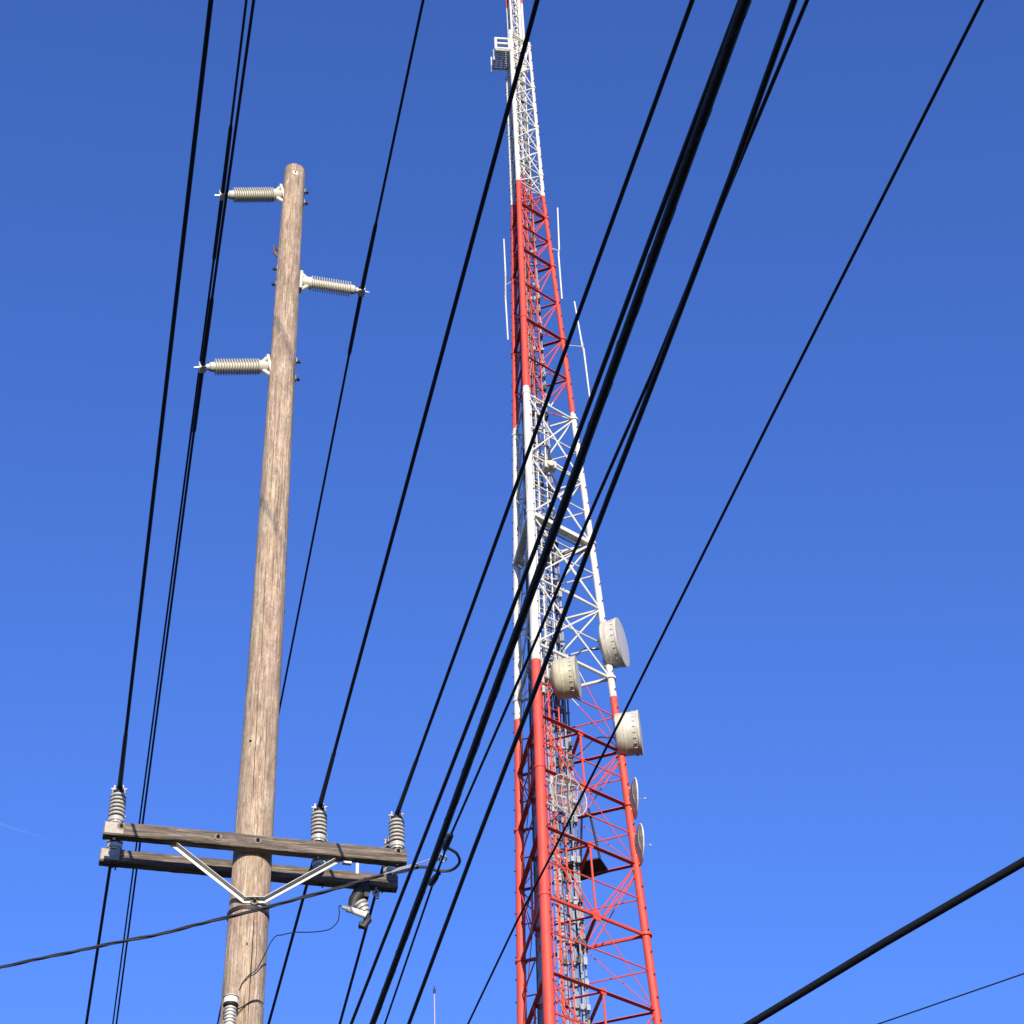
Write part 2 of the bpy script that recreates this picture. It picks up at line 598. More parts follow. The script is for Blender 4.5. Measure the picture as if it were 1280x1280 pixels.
ba = make_arm(back_c, 'rear crossarm timber of the pole', 2)
fc_face = front_c - W * (AT + 0.001)
def bolt(p, d, size=0.028, name='bolt', par=None, m='iron', wash=True):
    mb = MB()
    if wash:
        u, vv, dd = frame(d)
        mb.lathe(p, d, [(0, size * 1.15), (0.006, size * 1.15), (0.006, size * 0.5)], 16, 0)
    mb.lathe(p, d, [(0, size * 0.62), (0.018, size * 0.62), (0.018, size * 0.35), (0.045, size * 0.33)], 6, 1)
    return part(name, mb, [M['washer'], M[m]], par or pole)
for s in (-1.09, -0.32, 0.0, 1.15):
    bolt(fc_face + A * s + Z * (0.018 if abs(s) > 1 else 0.0), -W, par=fa)
for s in (-1.09, 0.03, 0.6, 1.1):                              # nuts under the arms
    bolt(back_c + A * s - Z * (AH + 0.008), -Z, 0.02, par=ba, wash=False)
# light corner patches where plates meet the arm ends
for c_, p_ in ((front_c, fa), (back_c, ba)):
    mb = MB().box(c_ - A * (AL - 0.082) - W * (AT + 0.003), A, W, Z, 0.074, 0.0015, 0.050)
    part('end_plate', mb, M['endplate'], p_, smooth=False)

# V-shaped crossarm brace of angle iron
bp_pl = PC - W * (0.160)
pl_n = W
vL, vM1, vM2, vR = (at_pl(207, 1055, bp_pl, pl_n), at_pl(305, 1127, bp_pl, pl_n), at_pl(330, 1127, bp_pl, pl_n), at_pl(424, 1080, bp_pl, pl_n))
def angle_strip(mb, pts, wdt, th):
    for i in range(len(pts) - 1):
        a_, b_ = pts[i], pts[i + 1]
        d = (b_ - a_).normalized()
        nrm = W.cross(d).normalized()
        if nrm.z < 0: nrm = -nrm
        L_ = (b_ - a_).length / 2 + 0.004
        mid = (a_ + b_) / 2
        mb.box(mid - W * 0.004, d, nrm, W, L_, wdt * 0.5, th)
        mb.box(mid + nrm * (wdt * 0.5 - th * 0.5) - W * (0.030), d, nrm, W, L_, th * 0.5, 0.024)
vL = vL + Z * 0.06 - A * 0.03; vR = vR + Z * 0.055 + A * 0.03
mb = MB()
angle_strip(mb, [vL, vM1, vM2, vR], 0.034, 0.004)
brace = part('crossarm_brace', mb, M['galvlight'], pole, smooth=False)
bolt((vM1 + vM2) / 2 - W * 0.01, -W, 0.03, par=brace)
for p_, dd in ((vL, A), (vR, A)):
    part('brace_lug', MB().box(p_ - Z * 0.052 - W * 0.02 + dd * (0.03 if p_ is vR else -0.02), A, W, Z, 0.035, 0.018, 0.010), M['galvlight'], brace)
# strap round the shaft under the brace
zb = at_pl(318, 1134, bp_pl, pl_n).z
mb = MB()
rr = pole_r(zb) + 0.009
mb.lathe(pole_c(zb - 0.02), Z, [(0, rr - 0.01), (0, rr), (0.034, rr), (0.034, rr - 0.01)], 40)
part('pole_band', mb, M['iron'], pole)
# small fittings on the shaft
p = on_pole(369, 216, 0.004)
n_ = Vector((p.x - PX, p.y - PY, 0)).normalized()
t_ = Z.cross(n_)
mb = MB().box(p, t_, Z, n_, 0.03, 0.028, 0.004, 0)
mb.box(p + n_ * 0.006 + Z * 0.008, t_, Z, n_, 0.006, 0.014, 0.003, 1)
part('pole_tag', mb, [M['whiteplastic'], M['hole']], pole, smooth=False)
def side_bolt(x, y, side, name='bolt', m='iron', L_=0.06):
    q = at_pl(x, y, PC, W)
    base = pole_c(q.z) + A * (side * (pole_r(q.z) - 0.01))
    mb = MB().rod(base, base + A * (side * L_), 0.012, None, 8, 0)
    mb.box(base + A * (side * 0.013), A, W, Z, 0.004, 0.028, 0.028, 1)
    mb.lathe(base + A * side * 0.03, A * side, [(0, 0.022), (0.02, 0.022)], 6, 0)
    part(name, mb, [M[m], M['galv']], pole)
for x, y, s in ((380, 240, 1), (382, 254, 1), (343, 336, -1), (341, 355, -1), (371, 452, 1), (371, 474, 1)):
    side_bolt(x, y, s)
q = at_pl(346, 316, PC, W)                                      # rusty bracket on the left edge
base = pole_c(q.z) - A * (pole_r(q.z) - 0.005)
mb = MB().path([base + Z * 0.07, base - A * 0.03 + Z * 0.05, base - A * 0.055 + Z * 0.1, base - A * 0.05 + Z * 0.0, base - A * 0.0 - Z * 0.07], 0.014, 6)
part('hook_bracket', mb, M['rust'], pole)
for x, y in ((313, 926), (308, 1180), (356, 765)):                    # old bolt holes
    p = on_pole(x, y, 0.0)
    n_ = Vector((p.x - PX, p.y - PY, 0)).normalized()
    mb = MB().lathe(p - n_ * 0.004, n_, [(0, 0.012), (0.0055, 0.012)], 12)
    part('bolt_hole', mb, M['hole'], pole)
for cr, r_ in (([(318, 1142), (317, 1160), (314.5, 1200), (311, 1250), (309, 1292)], 0.0048), ([(346, 480), (342, 560), (339, 610)], 0.0022), ([(333, 700), (328.5, 790), (325, 860)], 0.0026), ([(322, 880), (318, 960), (316, 1012)], 0.0032), ([(334, 900), (331, 960), (329, 1000)], 0.0022), ([(322, 1140), (321, 1180), (319, 1215)], 0.0026), ([(352, 560), (347, 640), (345, 690)], 0.002)):
    pts = smooth_path([on_pole(x + random.uniform(-.4, .4), y, -0.0005) for x, y in cr], 4)      # drying cracks
    n_ = len(pts) - 1
    part('drying_crack', MB().path(pts, [r_ * (0.25 + 0.75 * math.sin(math.pi * min(1, (i + 0.6) / (n_ + 1)))) * random.uniform(0.7, 1.1) for i in range(n_ + 1)], 5), M['hole'], pole)
# little fork clip standing on the rear arm
p = back_c + A * 0.88 + Z * AH - W * AT
mb = MB().box(p + Z * 0.01, A, W, Z, 0.012, 0.005, 0.05)
mb.rod(p + Z * 0.05, p + Z * 0.085 - A * 0.016, 0.007).rod(p + Z * 0.05, p + Z * 0.085 + A * 0.016, 0.007)
part('wire_clip', mb, M['whiteplastic'], ba)

# ------------------------------------------------------------------ insulators on the crossarms
IR = 0.066
shed_prof = [(0.010, 0.040), (0.001, IR * 0.86), (0.0, IR * 0.94), (0.004, IR), (0.017, IR * 0.985), (0.022, IR * 0.90), (0.027, 0.040)]
shed_me = MB().lathe((0, 0, 0), (0, 0, 1), shed_prof, 32, 0, False).data('shed', M['porcelain'])
INS_H = 0.350
def arm_insulator(c, s, label, group):
    b0 = c + A * s + Z * AH
    t = thing('line_insulator', label, 'insulator', b0, group)
    mb = MB().lathe(b0 + Z * 0.001, Z, [(0, 0.05), (0.012, 0.052), (0.018, 0.062), (0.05, 0.064), (0.062, 0.050), (0.070, 0.036), (0.285, 0.034), (0.30, 0.034)], 32)
    part('core', mb, M['porcelain'], t)
    for k in range(6):
        inst('shed', shed_me, t, b0 + Z * (0.072 + 0.0355 * k))
    mb = MB().lathe(b0 + Z * 0.284, Z, [(0, 0.040), (0.012, 0.042), (0.03, 0.034), (0.045, 0.026), (0.05, 0.0)], 20, 0)
    part('cap', mb, M['iron'], t)
    mb = MB()
    for sd_ in (-1, 1):
        q = b0 + Z * 0.325 + A * (sd_ * 0.034)
        mb.box(q, A, W, Z, 0.006, 0.045, 0.022)
        mb.rod(q - A * sd_ * 0.01 + Z * 0.01, q + A * (sd_ * 0.03) + Z * 0.012, 0.011, None, 6)
        mb.rod(q + A * sd_ * 0.012 + Z * 0.02, q + A * (sd_ * 0.016) - Z * 0.03, 0.008, None, 6)
    mb.box(b0 + Z * 0.318, A, W, Z, 0.033, 0.014, 0.008)
    part('clamp', mb, M['galv'], t)
    mb = MB().lathe(b0 - Z * (AH * 2 + 0.03), Z, [(0, 0.014), (0.03 + 2 * AH, 0.014)], 10)
    part('pin', mb, M['iron'], t)
    t.rotation_euler = (random.uniform(-.025, .025), random.uniform(-.02, .02), random.uniform(-.3, .3))
    return b0 + Z * INS_H
GI = 'ribbed insulators standing on the crossarms'
top_fl = arm_insulator(front_c, -1.135, 'ribbed porcelain insulator on the front crossarm at its left end', GI)
top_fm = arm_insulator(front_c, 0.500, 'ribbed porcelain insulator on the front crossarm just right of the pole', GI)
top_fr = arm_insulator(front_c, 1.150, 'ribbed porcelain insulator on the front crossarm at its right end', GI)
top_bl = arm_insulator(back_c, -1.115, 'shadowed insulator on the rear crossarm at its left end', GI)
top_bm = arm_insulator(back_c, 0.575, 'shadowed insulator on the rear crossarm just right of the pole', GI)
top_br = arm_insulator(back_c, 1.170, 'shadowed insulator on the rear crossarm at its right end', GI)

# ------------------------------------------------------------------ horizontal post insulators
PR = 0.084
pshed_me = MB().lathe((0, 0, 0), (0, 0, 1), [(0.009, 0.044), (0.011, PR * 0.96), (0.013, PR), (0.019, PR), (0.021, PR * 0.96), (0.0235, 0.044)], 32, 0, False).data('shed', M['polymer'])
def post_insulator(root_px, tip_px, side, nsh, label):
    zr = at_pl(*root_px, PC, W)
    tip = at_pl(*tip_px, PC, W)
    axis0 = pole_c(zr.z)
    d = (tip - axis0).normalized()
    rp = pole_r(zr.z)
    base = axis0 + d * (rp - 0.004)
    L_ = (tip - base).length
    t = thing('post_insulator', label, 'insulator', base, 'horizontal post insulators on the pole')
    up = (Z - d * Z.dot(d)).normalized()
    sidev = d.cross(up)
    mb = MB()
    mb.box(base + d * 0.012, up, sidev, d, 0.13, 0.045, 0.014)                     # gain base
    for s in (-1, 1):
        mb.path([base + up * (s * 0.125) + d * 0.01, base + up * (s * 0.085) + d * 0.05, base + up * (s * 0.045) + d * 0.085], [0.024, 0.022, 0.03], 8)
        mb.lathe(base + up * s * 0.105 + d * 0.02, d, [(0, 0.018), (0.025, 0.018)], 6)
    mb.lathe(base + d * 0.03, d, [(0, 0.05), (0.04, 0.062), (0.075, 0.066), (0.10, 0.066), (0.105, 0.05)], 24)
    part('base_bracket', mb, M['polymer'], t)
    s0, s1 = 0.115, L_ - 0.115
    mb = MB().lathe(base + d * 0.1, d, [(0, 0.047), (L_ - 0.2, 0.047)], 24)
    part('core', mb, M['polymer'], t)
    rot = d.to_track_quat('Z', 'Y')
    pitch = (s1 - s0) / nsh
    for k in range(nsh):
        inst('shed', pshed_me, t, base + d * (s0 + pitch * k), rot, (1, 1, pitch / 0.0375))
    mb = MB().lathe(base + d * (L_ - 0.125), d, [(0, 0.04), (0.005, 0.052), (0.045, 0.05), (0.06, 0.034), (0.09, 0.03)], 20)
    part('end_cap', mb, M['polymer'], t)
    mb = MB()
    mb.box(tip - up * 0.026, d, W, up, 0.034, 0.045, 0.008, 0)
    mb.box(tip + up * 0.028, d, W, up, 0.030, 0.04, 0.010, 1)
    for s in (-1, 1):
        mb.rod(tip + W * (s * 0.03) + d * 0.026 - up * 0.04, tip + W * (s * 0.03) + d * 0.026 + up * 0.045, 0.008, None, 6, 0)
    mb.rod(tip + d * 0.03, tip + d * 0.085, 0.013, 0.004, 8, 0)
    part('wire_clamp', mb, [M['alu'], M['iron']], t)
    return tip
tipA = post_insulator((364, 243), (278, 244), -1, 18, 'topmost pale ribbed post insulator, pointing left from the pole top')
tipB = post_insulator((361, 350), (452, 364), 1, 17, 'pale ribbed post insulator pointing right from the pole')
tipC = post_insulator((353, 458), (253, 459), -1, 17, 'lower of the two pale post insulators pointing left from the pole')

# ------------------------------------------------------------------ fuse cutout under the rear arm
bp = back_c - W * 0.02
c0 = at_pl(456, 1116, bp, W); c1 = at_pl(438, 1142, bp, W)
t = thing('fuse_cutout', 'small fuse cutout with white tube hanging under the crossarm right end', 'fuse cutout', c0)
pk = lambda x, y, dd=0.0: at_pl(x, y, bp, W) - W * dd
mb = MB().path([pk(458, 1110), pk(449, 1117), pk(443, 1126), pk(439, 1138)], [0.05, 0.06, 0.052, 0.03], 10)
mb.box(pk(457, 1113), A, W, Z, 0.02, 0.06, 0.09)
part('bracket', mb, M['iron'], t)
u0, u1 = pk(448, 1131, 0.05), pk(457, 1147, 0.05)
d_ = (u1 - u0)
L_ = d_.length
mb = MB().lathe(u0, d_, [(0, 0.03), (0.01, 0.055), (0.03, 0.058), (0.036, 0.042), (0.045, 0.055), (0.065, 0.055), (0.07, 0.038), (0.08, 0.045), (0.10, 0.042), (0.105, 0.026), (L_, 0.024)], 20)
part('porcelain_body', mb, M['porcelain'], t)
f0, f1 = pk(433, 1144, 0.10), pk(455, 1152, 0.10)
mb = MB().lathe(f0, f1 - f0, [(0, 0.02), (0.004, 0.026), ((f1 - f0).length, 0.027)], 14)
tube = part('fuse_tube', mb, M['whiteplastic'], t)
mb = MB().rod(pk(425, 1141, 0.1), f0, 0.014, 0.022, 8).lathe(pk(430, 1143, .1), f1 - f0, [(0, 0.012), (0.01, 0.03), (0.025, 0.03), (0.03, 0.015)], 10)
part('end_fitting', mb, M['galv'], tube)
mb = MB().path([pk(457, 1147, 0.05), pk(458, 1155, 0.06), pk(452, 1163, 0.06), pk(448, 1160, .06)], [0.025, 0.036, 0.03, 0.022], 8)
mb.box(pk(452, 1160, 0.05), A, W, Z, 0.03, 0.03, 0.02)
part('hinge', mb, M['iron'], t)
# jumper wire from the cutout to the pole
j = [pk(425, 1141, 0.1), pk(421, 1141, .11), pk(421, 1152, .13), pk(418, 1164, .15), pk(408, 1175, 0.18), pk(395, 1181, 0.22), pk(378, 1186, 0.27), pk(362, 1190, 0.32), pk(346, 1196, 0.36), pk(333, 1203, 0.38)]
j += [on_pole(322, 1210, 0.03), on_pole(312, 1218, 0.02), on_pole(303, 1229, 0.012), on_pole(299, 1238, 0.004)]
single('jumper_wire', MB().path(smooth_path(j), 0.0044, 6), M['wire'], 'thin dark jumper wire curling from the fuse cutout down to the pole', 'wire')
# small clamp hanging beside the cutout
p = at_pl(470, 1116, bp, W)
mb = MB().ring(p, W, 0.024, 0.008, 16).rod(p + Z * 0.05, p + Z * 0.02, 0.01).box(p - Z * 0.03 + A * .01, A, W, Z, 0.016, 0.012, 0.02)
part('ring_clamp', mb, M['galv'], ba)

# lightning arrester low on the pole
p0 = on_pole(289, 1246, 0.09)
t = thing('lightning_arrester', 'white ribbed lightning arrester on the pole at the bottom of the picture', 'arrester', p0 - Z * 0.45)
mb = MB().lathe(p0, -Z, [(0, 0.0), (0, 0.052), (0.008, 0.056), (0.06, 0.056), (0.062, 0.048)], 24)
part('cap', mb, M['whiteplastic'], t)
part('cap_ring', MB().ring(p0 - Z * 0.012, Z, 0.057, 0.004, 28), M['iron'], t)
part('collar', MB().lathe(p0 - Z * 0.062, -Z, [(0, 0.05), (0.004, 0.058), (0.014, 0.058), (0.018, 0.05)], 24), M['iron'], t)
part('core', MB().lathe(p0 - Z * 0.07, -Z, [(0, 0.028), (0.38, 0.028)], 16), M['whiteplastic'], t)
ash = MB().lathe((0, 0, 0), (0, 0, 1), [(0, 0.028), (0.002, 0.046), (0.008, 0.046), (0.018, 0.028)], 24, 0, False).data('shed', M['whiteplastic'])
for k in range(10):
    inst('shed', ash, t, p0 - Z * (0.105 + 0.028 * k))
mb = MB().rod(p0 - Z * 0.25, Vector((PX, PY, p0.z - 0.25)), 0.014)
part('mounting_bolt', mb, M['iron'], t)
j = [p0 - Z * 0.1 + A * 0.05, on_pole(304, 1258, 0.02), on_pole(313, 1252, 0.012), on_pole(321, 1250, 0.01), on_pole(326, 1252, 0.012), on_pole(329, 1255, 0.02)]
part('lead_wire', MB().path(smooth_path(j), 0.005, 6), M['wire'], t)

# ================================================================== WIRES
def sagged(a, b, n, sag):
    return [lerp(a, b, i / n) - Z * (4 * sag * (i / n) * (1 - i / n)) for i in range(n + 1)]
def extend(a, b, dist):                                       # carry a line on beyond b, kept level
    d = (b - a); d.z = 0
    return b + d.normalized() * dist
def run(pts, near=26.0, far=60.0):
    out = [extend(pts[1], pts[0], near)] + pts + [extend(pts[-2], pts[-1], far)]
    return out
def wire(name, pts, r, m, label, near=26.0, far=60.0, cat='wire', n=8, seg=1):
    P = run(pts, near, far)
    full = []
    for i in range(len(P) - 1):
        for k in range(seg):
            full.append(lerp(P[i], P[i + 1], k / seg))
    full.append(P[-1])
    return single(name, MB().path(full, r, n), M[m], label, cat, origin=pts[0])
zi = top_fl.z
def arm_wire(px_near, tf, tb, px_far, label, r=0.0138):
    a = at(*px_near, zi); b = at(*px_far, zi - 0.06)
    o = wire('power_line', [a, tf, tb, b], r, 'wire', label)
    mb = MB().path([lerp(tf, a, 0.10), lerp(tf, a, 0.02), tf, tb, lerp(tb, b, 0.04)], [0.017, 0.02, 0.022, 0.022, 0.018], 8)
    part('tie_wrap', mb, M['iron'], o)
arm_wire((263.7, 0), top_fl, top_bl, (108, 1279), 'heavy black power line over the insulators at the crossarm left end')
arm_wire((671.6, 0), top_fm, top_bm, (336, 1279), 'heavy black power line over the crossarm insulators just right of the pole')
arm_wire((865.5, 0), top_fr, top_br, (425, 1279), 'heavy black power line over the insulators at the crossarm right end')
def post_wire(px_near, tip, px_far, label, r=0.0135):
    a = at(*px_near, tip.z); b = at(*px_far, tip.z - 0.05)
    o = wire('transmission_line', [a, tip, b], r, 'wire', label, near=30, far=90)
    d1, d2 = (a - tip).normalized(), (b - tip).normalized()
    mb = MB().path([tip + d1 * 0.95, tip + d1 * 0.9, tip, tip + d2 * 0.9, tip + d2 * 0.95], [0.016, 0.021, 0.023, 0.021, 0.016], 8)
    part('armor_rod', mb, M['wire'], o)
post_wire((308, 0), tipA, (141, 1280), 'high black line held by the topmost left post insulator')
post_wire((529, 0), tipB, (272, 1280), 'high black line held by the right post insulator, passing behind the pole')
post_wire((317.2, 0), tipC, (145.5, 1280), 'high black line held by the lower left post insulator')

def comm(name, pix, z, r, m, label, near=12, far=40, cat='cable', n=10):
    pts = [at(x, y, z) for x, y in pix]
    return wire(name, pts, r, m, label, near, far, cat, n)
tk = comm('telephone_cable', [(932, 0), (709, 620), (620, 860), (547.5, 1060), (465.6, 1280)], 4.5 + CAM_H, 0.0158, 'cable', 'thickest black cable slanting from top right across the tower')
comm('lashed_cable', [(926, 0), (812.5, 300), (694, 620), (602.5, 860), (525, 1060), (439, 1280)], 4.62 + CAM_H, 0.0086, 'cable', 'slim black cable running close along the left of the thickest cable')
comm('telephone_cable', [(992.7, 0), (914, 220), (823, 460), (761, 620), (670, 860), (593, 1060), (511, 1280)], 4.2 + CAM_H, 0.0092, 'cable', 'medium black cable just right of the thickest one, crossing a thinner wire')
def helix(a, b, rad, pitch, ph=0.0, per=8):
    u, vv, d = frame(b - a)
    L_ = (b - a).length
    n = int(L_ / pitch * per)
    return [a + d * (L_ * i / n) + u * (rad * math.cos(2 * math.pi * i / per + ph)) + vv * (rad * math.sin(2 * math.pi * i / per + ph)) for i in range(n + 1)]
la, lb = at(932, 0, 4.5 + CAM_H), at(465.6, 1280, 4.5 + CAM_H)
d_ = (lb - la).normalized()
part('lashing_wire', MB().path(helix(la, at(709, 620, 4.5 + CAM_H), 0.0163, 0.36) + helix(at(709, 620, 4.5 + CAM_H), at(620, 860, 4.5 + CAM_H), 0.0163, 0.36) + helix(at(620, 860, 4.5 + CAM_H), at(547.5, 1060, 4.5 + CAM_H), 0.0163, 0.36) + helix(at(547.5, 1060, 4.5 + CAM_H), lb, 0.0163, 0.36), 0.0012, 4), M['cable'], tk)
ZN = 5.2 + CAM_H
J = at(553, 1073, ZN)
neut = [at(1009, 0, ZN), at(917, 220, ZN), at(818, 460, ZN), at(747.5, 620, ZN), at(644, 860, ZN), at(563, 1045, ZN), J, at(541, 1105, ZN), at(481, 1280, ZN)]
nw = wire('neutral_wire', neut, [0.0072] * 6 + [0.006] * 5, 'wire', 'bare neutral wire with clamps where the service cable ties on', 14, 40)
nd = (neut[5] - neut[7]).normalized()
mb = MB().path([neut[5] + nd * 0.02, neut[5] + nd * 0.0, at(557, 1058, ZN), at(556, 1062, ZN)], [0.010, 0.016, 0.018, 0.012], 8).rod(at(559.5, 1046, ZN), at(562, 1044, ZN), 0.018, 0.01)
part('connector', mb, M['iron'], nw)
mb = MB().path([at(548, 1092, ZN), at(545, 1096, ZN), at(540, 1103, ZN), at(537, 1106, ZN)], [0.008, 0.016, 0.018, 0.008], 8).rod(at(545, 1092, ZN), at(551, 1092, ZN), 0.008)
part('splice', mb, M['iron'], nw)
comm('drop_wire', [(1228, 0), (960, 530), (776, 899), (702, 1044), (645, 1154), (585, 1280)], 3.6 + CAM_H, 0.0040, 'wire', 'thin black wire farthest right of the slanting lines, crossing the dishes', 8, 30, 'wire')
comm('service_drop', [(1480, 960), (1280, 1077), (1106, 1178), (938, 1280)], 3.4 + CAM_H, 0.0150, 'cable', 'thick black cable crossing the lower right corner', 1, 10)
comm('drop_wire', [(1500, 1140), (1280, 1217), (1095, 1281)], 6.0 + CAM_H, 0.0048, 'wire', 'hair-thin wire at the bottom right corner below the thick cable', 4, 30, 'wire')
# service cable from the left, tied to the neutral
sp = [at(x, y, ZN + dz) for x, y, dz in ((-60, 1221, 0.0), (0, 1209, 0), (122, 1183, -.02), (200, 1167.5, -.03), (340, 1132.6, -.03), (429, 1108, -.02), (492, 1090, 0))]
sv = thing('service_cable', 'grey service cable from the left crossing in front of the pole', 'cable', J)
left = [extend(sp[1], sp[0], 25)] + sp
for ph, m_, r_ in ((0.0, 'service', 0.0062), (2.1, 'service', 0.0062), (4.2, 'alu', 0.0036)):
    mb = MB()
    pts = []
    for a_, b_ in zip(left[:-1], left[1:]):
        pts += [lerp(a_, b_, k / max(1, int((b_ - a_).length / 0.05))) for k in range(max(1, int((b_ - a_).length / 0.05)))]
    out = []
    for i, p_ in enumerate(pts):
        d_ = (pts[min(i + 1, len(pts) - 1)] - pts[max(i - 1, 0)]).normalized()
        u_ = d_.cross(Z).normalized(); v_ = d_.cross(u_)
        a_ = i * 0.7 + ph
        out.append(p_ + u_ * (0.0048 * math.cos(a_)) + v_ * (0.0048 * math.sin(a_)))
    part('cable_strand', mb.path(out, r_, 6), M['service'], sv)
bare = [at(492, 1090, ZN), at(520, 1083, ZN - .01), at(541, 1077, ZN), J]
part('messenger', MB().path(smooth_path([at(480, 1093, ZN), at(510, 1083, ZN), at(535, 1075, ZN), at(546, 1070, ZN), at(552, 1067, ZN)]), 0.0028, 6).path([at(534, 1079, ZN), at(545, 1073, ZN), at(552, 1070, ZN)], 0.0028, 5), M['alu'], sv)
part('wedge_grip', MB().path([at(490, 1090, ZN), at(500, 1086.5, ZN), at(518, 1082, ZN), at(523, 1081, ZN)], [0.006, 0.010, 0.010, 0.006], 6).path([at(490, 1092.5, ZN), at(505, 1089, ZN), at(523, 1084.5, ZN)], [0.005, 0.008, 0.006], 6), M['alu'], sv)
lo = [at(x, y, ZN) for x, y in ((520, 1084), (532, 1084), (541, 1087), (552, 1089), (563, 1088), (571, 1083), (574.6, 1076), (571, 1067), (564, 1062), (559, 1059), (558, 1052), (561, 1046))]
part('tail_loop', MB().path(smooth_path(lo), 0.0075, 8), M['service'], sv)
part('bail_ring', MB().path(smooth_path([at(x, y, ZN) for x, y in ((546, 1076), (550, 1071), (555, 1070), (558, 1072), (557, 1076), (552, 1077), (549, 1074), (552, 1068))]), 0.0045, 6), M['alu'], sv)

# ================================================================== RADIO TOWER
TX, TY = 1.40, 64.985
ANG = [R(-108.5), R(11.5), R(131.5)]                            # near leg, right leg, far left leg
ZT = [0.0, 32.8, 48.4, 64.06, 79.0, 91.6]
RT_ = [4.6, 3.02, 2.35, 1.585, 0.93, 0.75]
BANDS = [0, 17.0, 32.45, 48.4, 64.06, 79.0, 94.1, 109.0]         # red first, white, red ...
TOP_L = 91.6
def leg_pt(k, z, r=None):
    r = interp(z, ZT, RT_) if r is None else r
    return Vector((TX + r * math.cos(ANG[k]), TY + r * math.sin(ANG[k]), z))
def band(z):
    for i in range(7):
        if z < BANDS[i + 1]:
            return i
    return 6
def bm_(z):
    return 'red' if band(z) % 2 == 0 else 'white'
tower = thing('radio_tower', 'tall red and white triangular lattice radio tower', 'radio tower', (TX, TY, 0))
def leg_rad(z):
    return interp(z, [0, 31, 48.4, 64, 79, 91.6], [0.24, 0.20, 0.178, 0.155, 0.122, 0.10])
# levels taken along the right leg
MAIN = [60.20 - 0.0]
lv_white_top = [91.4, 89.56, 87.82, 86.12, 84.46, 82.52, 80.62, 79.06]
lv_red_up = [77.32, 75.6, 73.82, 71.3, 68.8, 66.2, 63.68]
lv_white_mid = [59.92, 56.40, 52.86, 49.34]
lv_red_low = [45.8, 43.30, 40.72, 37.76, 34.72, 31.6]
lv_hidden = [28.0, 24.2, 20.2, 16.0, 11.6, 6.8, 1.4]
LEVELS = lv_white_top + lv_red_up + lv_white_mid + lv_red_low + lv_hidden
SUBS = {(63.68, 59.92): 61.68, (59.92, 56.40): 58.2, (56.40, 52.86): 54.7, (52.86, 49.34): 51.0, (49.34, 45.8): 47.46, (45.8, 43.30): 44.56, (43.30, 40.72): 42.08, (40.72, 37.76): 39.26, (37.76, 34.72): 36.34, (34.72, 31.6): 33.2}
for k in range(3):
    mb = MB()
    cuts = sorted(set([0.0, TOP_L + 0.15] + [b for b in BANDS if 0 < b < TOP_L] + [z for z in LEVELS]))
    for a_, b_ in zip(cuts[:-1], cuts[1:]):
        mi = 0 if band((a_ + b_) / 2) % 2 == 0 else 1
        kk = (1.06, 0.82, 0.95)[k]
        mb.rod(leg_pt(k, a_), leg_pt(k, b_), leg_rad(a_) * kk, leg_rad(b_) * kk, 16, mi)
    lg = part('leg', mb, [M['red'], M['white']], tower, label=['near leg of the tower', 'right leg of the tower', 'far left leg of the tower'][k])
    # bolted flanges at each joint and the rows of step bolts
    mb = MB(); mb2 = MB()
    for z in [zz for zz in LEVELS if zz > 28][::2]:
        mi = 0 if bm_(z) == 'red' else 1
        mb.lathe(leg_pt(k, z - 0.05), Z, [(0, leg_rad(z)), (0, leg_rad(z) * 1.22), (0.1, leg_rad(z) * 1.22), (0.1, leg_rad(z))], 16, mi)
    part('flange', mb, [M['red'], M['white']], lg, kind='stuff')
    z = 28.0
    s = 1
    nrm = Vector((math.cos(ANG[k]), math.sin(ANG[k]), 0))
    tn = Z.cross(nrm)
    while z < TOP_L:
        p = leg_pt(k, z)
        r0 = leg_rad(z)
        for s in (-1, 1):
            dd = (nrm * 0.35 + tn * s).normalized()
            mb2.rod(p + dd * (r0 * 0.9), p + dd * (r0 + 0.05), 0.028, None, 5, 0)
        z += 0.9
    part('step_bolts', mb2, M['iron'], lg, kind='stuff')

unit = {}
def unit_rod(m, n=8):
    if (m, n) not in unit:
        unit[(m, n)] = MB().rod((0, 0, 0), (0, 0, 1), 1.0, None, n).data('strut', M[m])
    return unit[(m, n)]
def flat_unit(m):
    if (m, 'flat') not in unit:
        unit[(m, 'flat')] = MB().box((0, 0, 0.5), (1, 0, 0), (0, 1, 0), (0, 0, 1), 1, 1, 0.5).data('strut', M[m], False)
    return unit[(m, 'flat')]
def strut(name, a, b, r, m=None, n=8, flat=0.0):
    cut = [0.0, 1.0]
    if abs(a.z - b.z) > 0.3:                                      # repainted where a colour band ends
        for zb_ in BANDS:
            t_ = (zb_ - a.z) / (b.z - a.z)
            if 0.08 < t_ < 0.92:
                cut.insert(1, t_)
        m = None if len(cut) > 2 else m
    for t0, t1 in zip(cut[:-1], cut[1:]):
        p0, p1 = lerp(a, b, t0), lerp(a, b, t1)
        d = p1 - p0
        mm = m or bm_((p0.z + p1.z) / 2)
        if flat:
            side = d.cross(Z).normalized()
            q_ = Matrix((side, d.normalized().cross(side), d.normalized())).transposed().to_quaternion()
            inst(name, flat_unit(mm), tower, p0, q_, (flat, r, d.length))
        else:
            inst(name, unit_rod(mm, n), tower, p0, d.to_track_quat('Z', 'Y'), (r, r, d.length))
def hexplate(c, nrm, s, m):
    u, vv, d = frame(nrm)
    mb = MB().lathe(c - d * 0.015, d, [(0, s), (0.03, s)], 8)
    part('gusset_plate', mb, M[m], tower, smooth=False)
FACES = [(0, 1), (1, 2), (2, 0)]                                  # near-right, right-far, far-near
small = MB()
